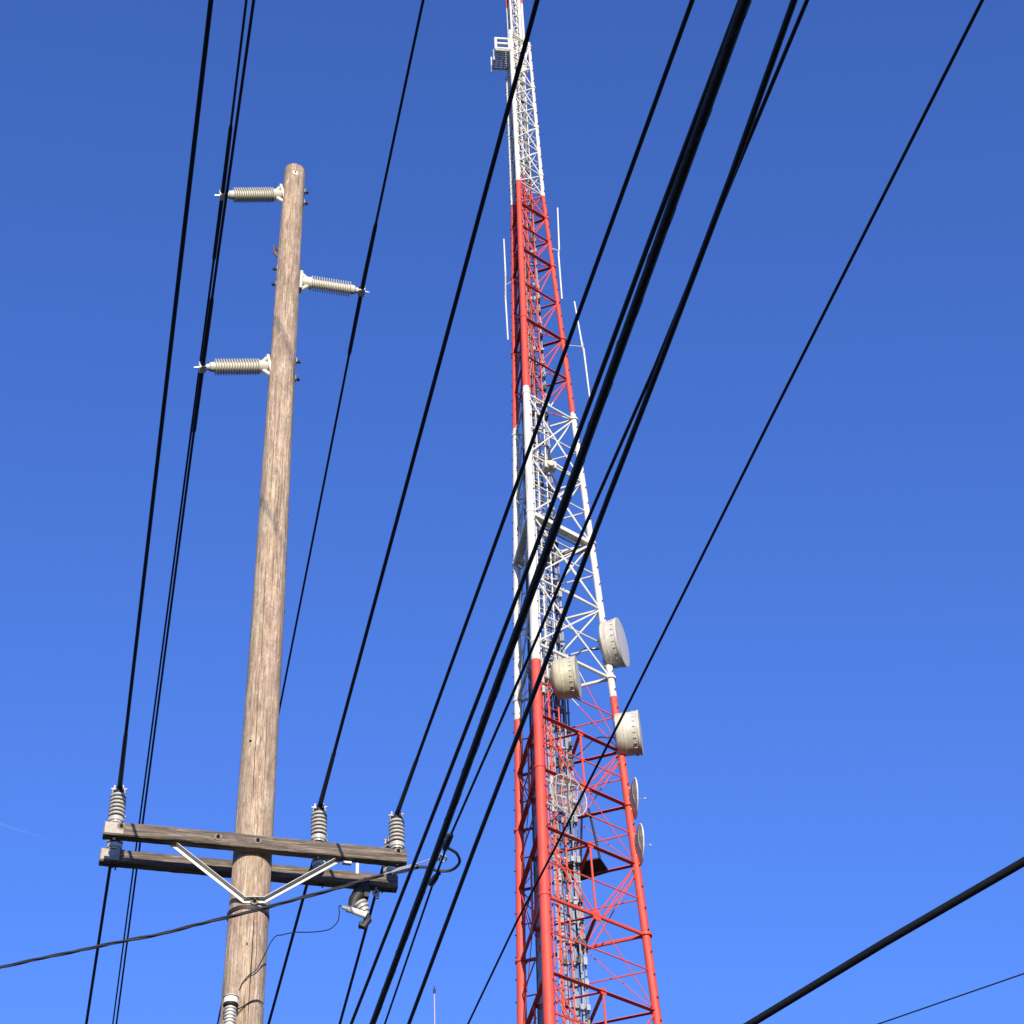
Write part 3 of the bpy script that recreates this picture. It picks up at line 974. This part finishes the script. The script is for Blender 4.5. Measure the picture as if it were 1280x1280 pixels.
def thin(a, b, r, m):
    small.rod(a, b, r, None, 5, 0 if m == 'red' else 1)
for i in range(len(LEVELS) - 1):
    zt, zb = LEVELS[i], LEVELS[i + 1]
    hid = zt <= 31.6
    for (p, q) in FACES:
        a0, b0, a1, b1 = leg_pt(p, zt), leg_pt(q, zt), leg_pt(p, zb), leg_pt(q, zb)
        wd = (b0 - a0).length
        out = ((a0 + b0) / 2 - Vector((TX, TY, zt))).normalized()
        m0 = (a0 + b0) / 2; m1 = (a1 + b1) / 2
        cm = bm_((zt + zb) / 2)
        if hid:
            thin(a0, b0, 0.07, cm); thin(a0, b1, 0.05, cm); thin(b0, a1, 0.05, cm)
            continue
        if zt in lv_white_top:
            strut('horizontal_strut', a0, b0, 0.040)
            strut('diagonal_brace', a0, b1, 0.034, cm); strut('diagonal_brace', b0, a1, 0.034, cm)
            if zt < 88:
                mz = (zt + zb) / 2
                thin(leg_pt(p, mz), leg_pt(q, mz), 0.026, cm)
        elif zt in lv_red_up[:-1]:
            strut('horizontal_strut', a0, b0, 0.010, flat=0.055 if i % 2 else 0.085)
            if (p, q) == (0, 1):
                strut('diagonal_brace', a0, m1, 0.030, cm); strut('diagonal_brace', b0, m1, 0.030, cm)
            elif (p, q) == (1, 2):
                mm = leg_pt(p, (zt + zb) / 2)
                strut('diagonal_brace', a0, lerp(leg_pt(p, (zt+zb)/2), leg_pt(q, (zt+zb)/2), 0.62), 0.030, cm)
                strut('diagonal_brace', lerp(leg_pt(p, (zt+zb)/2), leg_pt(q, (zt+zb)/2), 0.62), a1, 0.030, cm)
                strut('diagonal_brace', b0, m1, 0.03, cm)
            else:
                strut('diagonal_brace', a0, b1, 0.04, cm); strut('diagonal_brace', b0, a1, 0.04, cm)
        elif zt in [63.68] + lv_white_mid[:-1]:
            cm = 'white'
            strut('horizontal_strut', a0, b0, 0.052, cm)
            strut('diagonal_brace', a0, b1, 0.040, cm); strut('diagonal_brace', b0, a1, 0.040, cm)
            zs_ = SUBS[(zt, zb)]
            sa, sb = leg_pt(p, zs_), leg_pt(q, zs_)
            strut('sub_strut', sa, sb, 0.034, cm)
            thin(b0, lerp(sa, sb, 0.45), 0.030, cm); thin(b1, lerp(sa, sb, 0.55), 0.028, cm)
        else:
            zs_ = SUBS[(zt, zb)]
            sa, sb = leg_pt(p, zs_), leg_pt(q, zs_)
            heavy = 0.072
            strut('horizontal_strut', a0, b0, heavy) if zt in (37.76, 49.34) else strut('horizontal_strut', a0, b0, 0.010, flat=0.095)
            strut('sub_strut', sa, sb, 0.030)
            typ1 = zt in (43.30 + 2.5, 45.8, 40.72, 34.72)
            if zt in (45.8, 40.72, 34.72):
                strut('diagonal_brace', a0 + out * 0.0, m1, 0.026, cm); strut('diagonal_brace', a0 - Z * 0.35, m1 - Z * 0.05 + (a1 - b1).normalized() * 0.3, 0.026, cm)
                strut('diagonal_brace', b0, m1, 0.026, cm); strut('diagonal_brace', b0 - Z * 0.35, m1 - Z * 0.05 + (b1 - a1).normalized() * 0.3, 0.026, cm)
                strut('hanger', m0, m1, 0.042, cm)
                hexplate(m1 + out * 0.03, out, 0.22, cm)
                hexplate(m0 + out * 0.03, out, 0.15, cm)
            else:
                strut('diagonal_brace', m0, a1, 0.018, cm); strut('diagonal_brace', m0, b1, 0.018, cm)
    if not hid and zt < 50:                                         # plan bracing between the faces' mid points
        mids = [(leg_pt(p, zt) + leg_pt(q, zt)) / 2 for p, q in FACES]
        for a_, b_ in ((0, 1), (1, 2), (2, 0)):
            strut('plan_brace', mids[a_], mids[b_], 0.010, flat=0.07)
part('lower_bracing', small, [M['red'], M['white']], tower, kind='stuff')

# walkway beams and torque frame half way up the white band
zt = 56.40
for (p, q) in FACES:
    a0, b0 = leg_pt(p, zt), leg_pt(q, zt)
    d = (b0 - a0)
    out = ((a0 + b0) / 2 - Vector((TX, TY, zt))).normalized()
    mb = MB().box((a0 + b0) / 2 + out * 0.02 - Z * 0.12, d, out, Z, d.length / 2 - 0.1, 0.16, 0.10)
    part('walkway_beam', mb, M['white'], tower, smooth=False)
mb = MB()
for k in range(7):
    tt = 0.12 + 0.12 * k
    a_ = lerp(leg_pt(0, zt - .1), leg_pt(2, zt - .1), tt); b_ = lerp(leg_pt(1, zt - .1), leg_pt(2, zt - .1), tt)
    d = b_ - a_
    mb.box((a_ + b_) / 2, d, d.cross(Z), Z, d.length / 2, 0.03, 0.03)
part('walkway_grating', mb, M['greysteel'], tower, smooth=False)

# climbing ladder inside the near corner, painted with the bands
def ladder(name, c_fn, u, gap, z0, z1, pitch, r, rr, mats, two=True, kind='stuff'):
    mb = MB()
    zz = z0
    while zz < z1 - 0.01:
        z2 = min(zz + 2.0, z1)
        mi = (0 if bm_(zz + 0.5) == 'red' else 1) if two else 0
        for s in (-1, 1):
            mb.rod(c_fn(zz) + u * (s * gap), c_fn(z2) + u * (s * gap), r, None, 6, mi)
        zz = z2
    zz = z0
    while zz < z1:
        mi = (0 if bm_(zz) == 'red' else 1) if two else 0
        mb.rod(c_fn(zz) - u * gap, c_fn(zz) + u * gap, rr, None, 5, mi)
        zz += pitch
    return part(name, mb, mats, tower, kind=kind)
def cen(z):
    return Vector((TX, TY, z))
u_cr = Vector((math.cos(R(35)), math.sin(R(35)), 0))
ladder('climbing_ladder', lambda z: lerp(leg_pt(0, z), cen(z), 0.38) + u_cr * 0.42, u_cr, 0.22, 24, TOP_L, 0.38, 0.03, 0.016, [M['red'], M['white']])
ladder('cable_ladder', lambda z: lerp(leg_pt(0, z), cen(z), 0.20) + u_cr * (0.20 + 0.06 * leg_rad(z)), u_cr, 0.12, 24, TOP_L, 0.55, 0.026, 0.018, [M['red'], M['white']])
u_l = Vector((math.cos(R(100)), math.sin(R(100)), 0))
ladder('inner_ladder', lambda z: lerp(leg_pt(0, z), leg_pt(2, z), 0.55) + (cen(z) - leg_pt(1, z)).normalized() * -0.25, u_l, 0.2, 24, 88, 0.45, 0.03, 0.02, [M['wgrey']], two=False)
# bundle of waveguides and coaxial cables up the middle
ub = Vector((math.cos(R(15)), math.sin(R(15)), 0)); vb = Vector((-ub.y, ub.x, 0))
def fan(z):
    return interp(z, [0, 50, 80, 92], [1.0, 0.9, 0.62, 0.5])
cabs = []
rnd = random.Random(3)
for i in range(13):
    cabs.append((-0.52 + 0.087 * i + rnd.uniform(-.015, .015), rnd.uniform(-0.22, 0.22), rnd.choice([0.028, 0.035, 0.045, 0.05]), rnd.choice(['wgrey', 'wgrey', 'wdark', 'wlight', 'wlight'])))
for x, y, r, m in cabs:
    ztop = rnd.choice([62, 75, 88, 90, 52, 90])
    pts = []
    z = 22.0
    while z < ztop:
        wob = 0.02 * math.sin(z * 1.1 + x * 20)
        pts.append(cen(z) + ub * ((x + wob) * fan(z)) + vb * (y * fan(z)))
        z += 1.5
    part('coax_cable', MB().path(pts, r, 6), M[m], tower)
mb = MB()
z = 22.0
while z < 90:
    k = fan(z)
    mb.box(cen(z), ub, vb, Z, 0.58 * k, 0.035, 0.035, 0)
    for x in (-0.4, -0.1, 0.2, 0.45):
        if rnd.random() < 0.75:
            mb.box(cen(z + rnd.uniform(-.1, .1)) + ub * (x * k) - vb * (0.2 * k), ub, vb, Z, 0.07, 0.06, rnd.uniform(0.06, 0.16), rnd.choice([0, 1, 2]))
    z += 0.85
part('cable_hangers', mb, [M['wgrey'], M['wdark'], M['wlight']], tower, smooth=False, kind='stuff')
# cables hugging the far face between left and near legs
for f_, r, m in ((0.30, 0.05, 'wdark'), (0.42, 0.04, 'wgrey'), (0.5, 0.055, 'wlight'), (0.62, 0.045, 'wgrey'), (0.7, 0.04, 'wdark')):
    pts = [lerp(leg_pt(2, z), leg_pt(0, z), f_) + (cen(z) - lerp(leg_pt(2, z), leg_pt(0, z), f_)) * 0.2 for z in range(22, 90, 4)]
    part('coax_cable', MB().path(pts, r, 6), M[m], tower)

# narrow mast on top
mast_r = 0.49
TM0, TM1 = 89.2, 108.5
mzs = [TM0 + 1.05 * i for i in range(19)]
for k in range(3):
    mb = MB()
    for a_, b_ in ((TM0, 95.3), (95.3, TM1)):
        mb.rod(leg_pt(k, a_, mast_r), leg_pt(k, b_, mast_r), 0.065, None, 10, 0 if a_ > 95 else 1)
    part('mast_leg', mb, [M['red'], M['white']], tower)
mb = MB()
for a_, b_ in zip(mzs[:-1], mzs[1:]):
    mi = 0 if a_ > 95 else 1
    for p, q in FACES:
        mb.rod(leg_pt(p, a_, mast_r), leg_pt(q, a_, mast_r), 0.032, None, 6, mi)
        mb.rod(leg_pt(p, a_, mast_r), leg_pt(q, b_, mast_r), 0.030, None, 6, mi)
        mb.rod(leg_pt(q, a_, mast_r), leg_pt(p, b_, mast_r), 0.030, None, 6, mi)
part('mast_lattice', mb, [M['red'], M['white']], tower, kind='stuff')
for m_, x, r in (('white', 0.30, 0.10), ('white', 0.12, 0.05), ('wlight', -0.05, 0.035), ('wgrey', 0.24, 0.03)):
    part('coax_cable', MB().rod(cen(88) + ub * x - vb * 0.1, cen(106) + ub * x - vb * 0.1, r, None, 6), M[m_], tower)
mb = MB()
for k in range(3):                                               # cap frame where the taper ends
    mb.rod(leg_pt(k, TOP_L), leg_pt((k + 1) % 3, TOP_L), 0.065, None, 8)
    mb.rod(leg_pt(k, TOP_L), leg_pt(k, TOP_L, mast_r), 0.06, None, 8)
    mb.rod(leg_pt(k, TOP_L), leg_pt(k, TOP_L - 1.4, mast_r), 0.04, None, 8)
part('cap_frame', mb, M['white'], tower)

# work platform with railing to the left of the top
zp = 89.4
P1, P2, P3, P4 = at(620, 62, zp), at(637, 63, zp), at(635, 87, zp), at(616, 86, zp)
plat = thing('work_platform', 'small railed work platform jutting left near the tower top', 'platform', P1)
mb = MB()
for k in range(9):                                              # open grating bars
    mb.rod(lerp(P1, P4, (k + 0.5) / 9), lerp(P2, P3, (k + 0.5) / 9), 0.042, None, 6)
for k in range(4):
    mb.rod(lerp(P1, P2, k / 3), lerp(P4, P3, k / 3), 0.03, None, 6)
part('deck', mb, M['white'], plat, smooth=False)
mb = MB()
for a_, b_ in ((P1, P2), (P2, P3), (P3, P4), (P4, P1), (P1, P3)):
    mb.rod(a_ - Z * 0.03, b_ - Z * 0.03, 0.035, None, 6)
part('deck_frame', mb, M['white'], plat)
for hh in (0.12, 0.55, 0.98):
    part('rail', MB().rod(P1 + Z * hh, P2 + Z * hh, 0.075, None, 8), M['white'], plat)
for tt in (0, 1):
    part('post', MB().rod(lerp(P1, P2, tt), lerp(P1, P2, tt) + Z * 1.02, 0.075, None, 8), M['white'], plat)
part('whip', MB().rod(P4 - Z * 0.3 + RT * -0.05, P4 + Z * 1.0 - RT * 0.05, 0.05, None, 6), M['white'], plat)
part('whip', MB().rod(lerp(P1, P4, .3) - RT * .06 - Z * .4, lerp(P1, P4, .3) - RT * .06 + Z * .5, 0.04, None, 6), M['white'], plat)

# ice shield plate
zs_ = 40.72
Q = [at(x, y, zs_) for x, y in ((713, 1080), (750, 1073), (761, 1089), (722, 1101))]
ish = thing('ice_shield', 'black sloped steel plate inside the red lower tower', 'shield', Q[0])
mb = MB()
mb.add(Q + [q + Z * 0.06 for q in Q], [(3, 2, 1, 0), (4, 5, 6, 7), (0, 1, 5, 4), (1, 2, 6, 5), (2, 3, 7, 6), (3, 0, 4, 7)])
part('plate', mb, M['plate'], ish, smooth=False)
mb = MB().rod(Q[3], Q[2], 0.05, None, 6).rod(Q[0], Q[3], 0.04, None, 6)
part('edge_angle', mb, M['plate'], ish)
tp = lerp(leg_pt(0, 43.2), leg_pt(1, 43.2), 0.5)
part('hanger_rod', MB().rod(Q[1], lerp(leg_pt(0, 42.4), leg_pt(1, 42.4), .52), 0.045, None, 6), M['plate'], ish)
part('hanger_rod', MB().rod(lerp(Q[0], Q[1], .35), lerp(leg_pt(0, 42.4), leg_pt(1, 42.4), .45), 0.045, None, 6), M['plate'], ish)
Q2 = [at(x, y, zs_ - .3) for x, y in ((702, 1082), (713, 1080), (721, 1101), (704, 1104))]
mb = MB()
mb.add(Q2 + [q + Z * 0.05 for q in Q2], [(3, 2, 1, 0), (4, 5, 6, 7), (0, 1, 5, 4), (1, 2, 6, 5), (2, 3, 7, 6), (3, 0, 4, 7)])
part('plate', mb, M['plate'], ish, smooth=False)
# equipment cluster in the white band
p = at_y(687, 583, 64.0)
eq = thing('equipment_box', 'small pale equipment box inside the upper white section of the tower', 'box', p)
part('housing', MB().box(p, ub, vb, Z, 0.26, 0.2, 0.2, 0, 0.04), M['radome'], eq)
part('cover', MB().lathe(p - vb * 0.28 - Z * 0.05, -vb, [(-0.09, 0.16), (0.02, 0.15), (0.05, 0.08), (0.05, 0)], 20), M['radome'], eq)
part('mount', MB().rod(p + Z * 0.24, p + Z * 1.0, 0.05).rod(p - Z * 0.24, p - Z * 1.1 + ub * .3, 0.05), M['wdark'], eq)

# ------------------------------------------------------------------ drum dishes
def drum(px, py, Y, rad, depth, az, mname, legp, label, back=0.35, tilt=0.0):
    c = at_y(px, py, Y)
    n = Vector((math.sin(R(az)), math.cos(R(az)), tilt)).normalized()
    t = thing('drum_dish', label, 'dish', c, 'drum-shaped microwave dishes on the tower')
    b = c - n * (depth * 0.5)
    mb = MB().lathe(b, n, [(-back, 0.20), (-back * 0.8, rad * 0.40), (-back * 0.45, rad * 0.72), (-0.05, rad * 0.96), (0.0, rad), (depth * 0.28, rad), (depth * 0.30, rad * 1.02), (depth * 0.33, rad), (depth * 0.96, rad * 1.01)], 48)
    sh = part('shroud', mb, M[mname], t)
    mb = MB().lathe(b + n * depth * 0.93, n, [(0, rad * 1.01), (0.0, rad * 1.045), (0.09, rad * 1.045), (0.09, rad * 1.0)], 48)
    part('rim', mb, M[mname], t)
    mb = MB().lathe(b + n * (depth * 0.93 + 0.05), n, [(0, rad * 1.0), (0.02, rad * 0.98), (0.05, rad * 0.6), (0.06, 0.0)], 48, 0, False)
    part('radome', mb, M['face'], t)
    u, vv, dd = frame(n)
    for k in range(24):
        a = 2 * math.pi * k / 24
        e = u * math.cos(a) + vv * math.sin(a)
        tg = n.cross(e)
        mb = MB().box(b + n * (depth * 0.78) + e * (rad * 1.015), n, tg, e, min(depth * 0.09, 0.06), 0.018, 0.018)
        part('latch', mb, M['greysteel'], sh, smooth=False)
    # pipe mount and tie bars to the leg
    mb = MB()
    hub = b - n * back
    q = Vector((legp.x, legp.y, hub.z))
    mb.rod(hub + n * 0.15, lerp(hub, q, 0.55), 0.09, None, 8)
    mid = lerp(hub, q, 0.55)
    mb.rod(mid - Z * rad * 1.05, mid + Z * rad * 1.05, 0.075, None, 8)
    for s in (-0.8, 0.8):
        mb.rod(mid + Z * (rad * s), Vector((legp.x, legp.y, mid.z + rad * s)), 0.05, None, 6)
    part('pipe_mount', mb, M['greysteel'], t)
    cc = cen(hub.z - 1.2)
    fc = [hub + n * 0.1 - Z * 0.1, hub - n * 0.25 - Z * 0.05, lerp(hub, cc, 0.35) + Z * 0.25, lerp(hub, cc, 0.7) - Z * 0.15, cc]
    part('feed_cable', MB().path(smooth_path(fc), 0.028, 6), M['wdark'], t)
    return t, b, n
lr = leg_pt(1, 50.6)
t1, b1, n1 = drum(767.5, 805, lr.y - 0.15, 0.985, 0.62, 107, 'radome', lr, 'pale drum dish at the tower right edge, upper of the pair, showing its round face', 0.30)
# shadowed skirt strap hangs under D1
lr = leg_pt(1, 46.6)
drum(786.5, 917.5, lr.y - 0.25, 0.86, 0.86, 97, 'radome', lr, 'pale drum dish at the tower right edge, lower of the pair, seen side on', 0.15)
lr = leg_pt(0, 48.5)
drum(709, 848, leg_pt(0, 48.5).y + 0.6, 0.80, 0.80, 99, 'cream', leg_pt(0, 48.5), 'yellowed drum dish in front of the lattice between the two legs', 0.30)

# ------------------------------------------------------------------ open grid reflectors
def griddish(px, py, Y, rad, az, legp, label, deep=0.28, dens=15, feed=0.9, bar=0.010, rim=0.03, pitch=0.0):
    c = at_y(px, py, Y)
    n = Vector((math.sin(R(az)), math.cos(R(az)), pitch)).normalized()
    t = thing('grid_dish', label, 'dish', c, 'open grid dishes on the tower')
    u = (Z - n * Z.dot(n)).normalized()
    vv = n.cross(u)
    def pt(x, y):
        return c + vv * x + u * y + n * (deep * ((x * x + y * y) / (rad * rad) - 1))
    mb = MB()
    mb.ring(c, n, rad, rim, 40, 8)
    part('rim', mb, M['grid'], t)
    mb = MB()
    for i in range(-dens, dens + 1):
        y = rad * i / (dens + 0.5)
        h = math.sqrt(max(rad * rad - y * y, 0))
        mb.path([pt(-h + 2 * h * k / 8, y) for k in range(9)], bar, 4)
    part('grid_bars', mb, M['grid'], t, kind='stuff')
    mb = MB()
    for x in (-0.6, -0.2, 0.2, 0.6):
        h = math.sqrt(rad * rad - (x * rad) ** 2)
        mb.path([pt(x * rad, -h + 2 * h * k / 8) for k in range(9)], rim * 0.6, 6)
    part('rib', mb, M['grid'], t)
    mb = MB().path([c - n * deep, c + n * feed * 0.5, c + n * feed * 0.92, c + n * feed + u * 0.05], 0.007, 6)
    mb.box(c + n * feed, n, u, vv, 0.03, 0.035, 0.025)
    part('feed', mb, M['wlight'], t)
    mb = MB()
    hub = c - n * (deep + 0.1)
    q = Vector((legp.x, legp.y, hub.z))
    mb.rod(c - n * deep, lerp(hub, q, 0.5), 0.06, None, 8).rod(lerp(hub, q, 0.5) - Z * rad * 0.9, lerp(hub, q, 0.5) + Z * rad * 0.9, 0.06, None, 8)
    for s in (-0.6, 0.6):
        mb.rod(lerp(hub, q, .5) + Z * (rad * s), q + Z * (rad * s), 0.05, None, 6)
        mb.rod(lerp(hub, q, .5) + Z * (rad * s), pt(0, s * rad), 0.04, None, 6)
    part('pipe_mount', mb, M['greysteel'], t)
lr = leg_pt(1, 43.4)
griddish(793.5, 998, lr.y - 0.1, 0.78, 84, lr, 'pale grid dish edge-on at the tower right edge, upper one', 0.20, 20, 0.40, 0.021)
lr = leg_pt(1, 41.2)
griddish(800, 1056, lr.y - 0.1, 0.78, 82, lr, 'pale grid dish edge-on at the tower right edge, lower one', 0.20, 20, 0.40, 0.021)
griddish(711, 994, leg_pt(0, 43.0).y + 0.5, 0.86, 141, leg_pt(0, 43.0), 'round see-through grid dish in front of the red lattice', 0.22, 16, 0.5, 0.006, rim=0.015)

# ------------------------------------------------------------------ whip antennas
def whip(top, j0, j1, bot, leg_k, label):
    Y = leg_pt(leg_k, 70).y
    a, b = at_y(*top, Y), at_y(*j0, Y)
    c, d = at_y(*j1, Y), at_y(*bot, Y)
    t = thing('whip_antenna', label, 'antenna', d, 'white whip antennas on the tower')
    part('upper_rod', MB().rod(a, b, 0.034, 0.042, 8), M['whiteplastic'], t)
    part('lower_rod', MB().rod(c, d, 0.042, 0.036, 8), M['whiteplastic'], t)
    q = leg_pt(leg_k, (b.z + c.z) / 2)
    mid = (b + c) / 2
    mb = MB().rod(q + Z * 0.25, mid + Z * 0.05, 0.028, None, 6).rod(b + Z * 0.25, c - Z * 0.25, 0.045, None, 6)
    part('bracket', mb, M['greysteel'], t)
whip((697, 260), (699, 313), (698, 316), (702.5, 374), 1, 'upper white whip antenna off the right side of the red section')
whip((718, 377), (728, 433), (729.5, 436), (737.5, 499), 1, 'lower white whip antenna off the right side of the red section')
whip((629.8, 299), (632, 345), (631.8, 370), (635, 425), 2, 'white whip antenna off the left side of the red section')

# concrete feet
for k in range(3):
    p = leg_pt(k, 0)
    part('footing', MB().lathe(p - Z * 0.2, Z, [(0, 0.9), (0.6, 0.8), (0.62, 0.0)], 24), M['concrete'], tower)

# ------------------------------------------------------------------ far mast tip and contrail
p = at_y(543, 1242, 420.0)
fm = thing('distant_mast', 'faint pale mast tip far away at the bottom edge', 'mast', (p.x, p.y, 0))
part('spire', MB().rod((p.x, p.y, 0), (p.x, p.y, p.z), 0.50, 0.12, 8), M['farmast'], fm)
part('beacon', MB().lathe(p, Z, [(0, 0.22), (0.3, 0.3), (1.0, 0.3), (1.3, 0.12), (2.0, 0.05)], 10), M['iron'], fm)

# a faint contrail high above the left horizon
ca, cb = at(-260, 945, 9000), at(72, 1053, 9000)
n_ = 14
pts = [lerp(ca, cb, i / n_) for i in range(n_ + 1)]
ct = single('contrail', MB().path(pts, [26 * (1 - i / n_) ** 0.6 + 1.5 for i in range(n_ + 1)], 10), M['hole'], 'faint thin white contrail low at the left edge of the sky', 'contrail', origin=ca)
vm = bpy.data.materials.new('thin ice cloud')
vm.use_nodes = True
vt = vm.node_tree
vt.nodes.remove(vt.nodes['Principled BSDF'])
pv = vt.nodes.new('ShaderNodeVolumePrincipled')
pv.inputs['Color'].default_value = (1, 1, 1, 1)
pv.inputs['Density'].default_value = 0.0032
pv.inputs['Anisotropy'].default_value = 0.0
vt.links.new(pv.outputs[0], vt.nodes['Material Output'].inputs['Volume'])
ct.data.materials[0] = vm
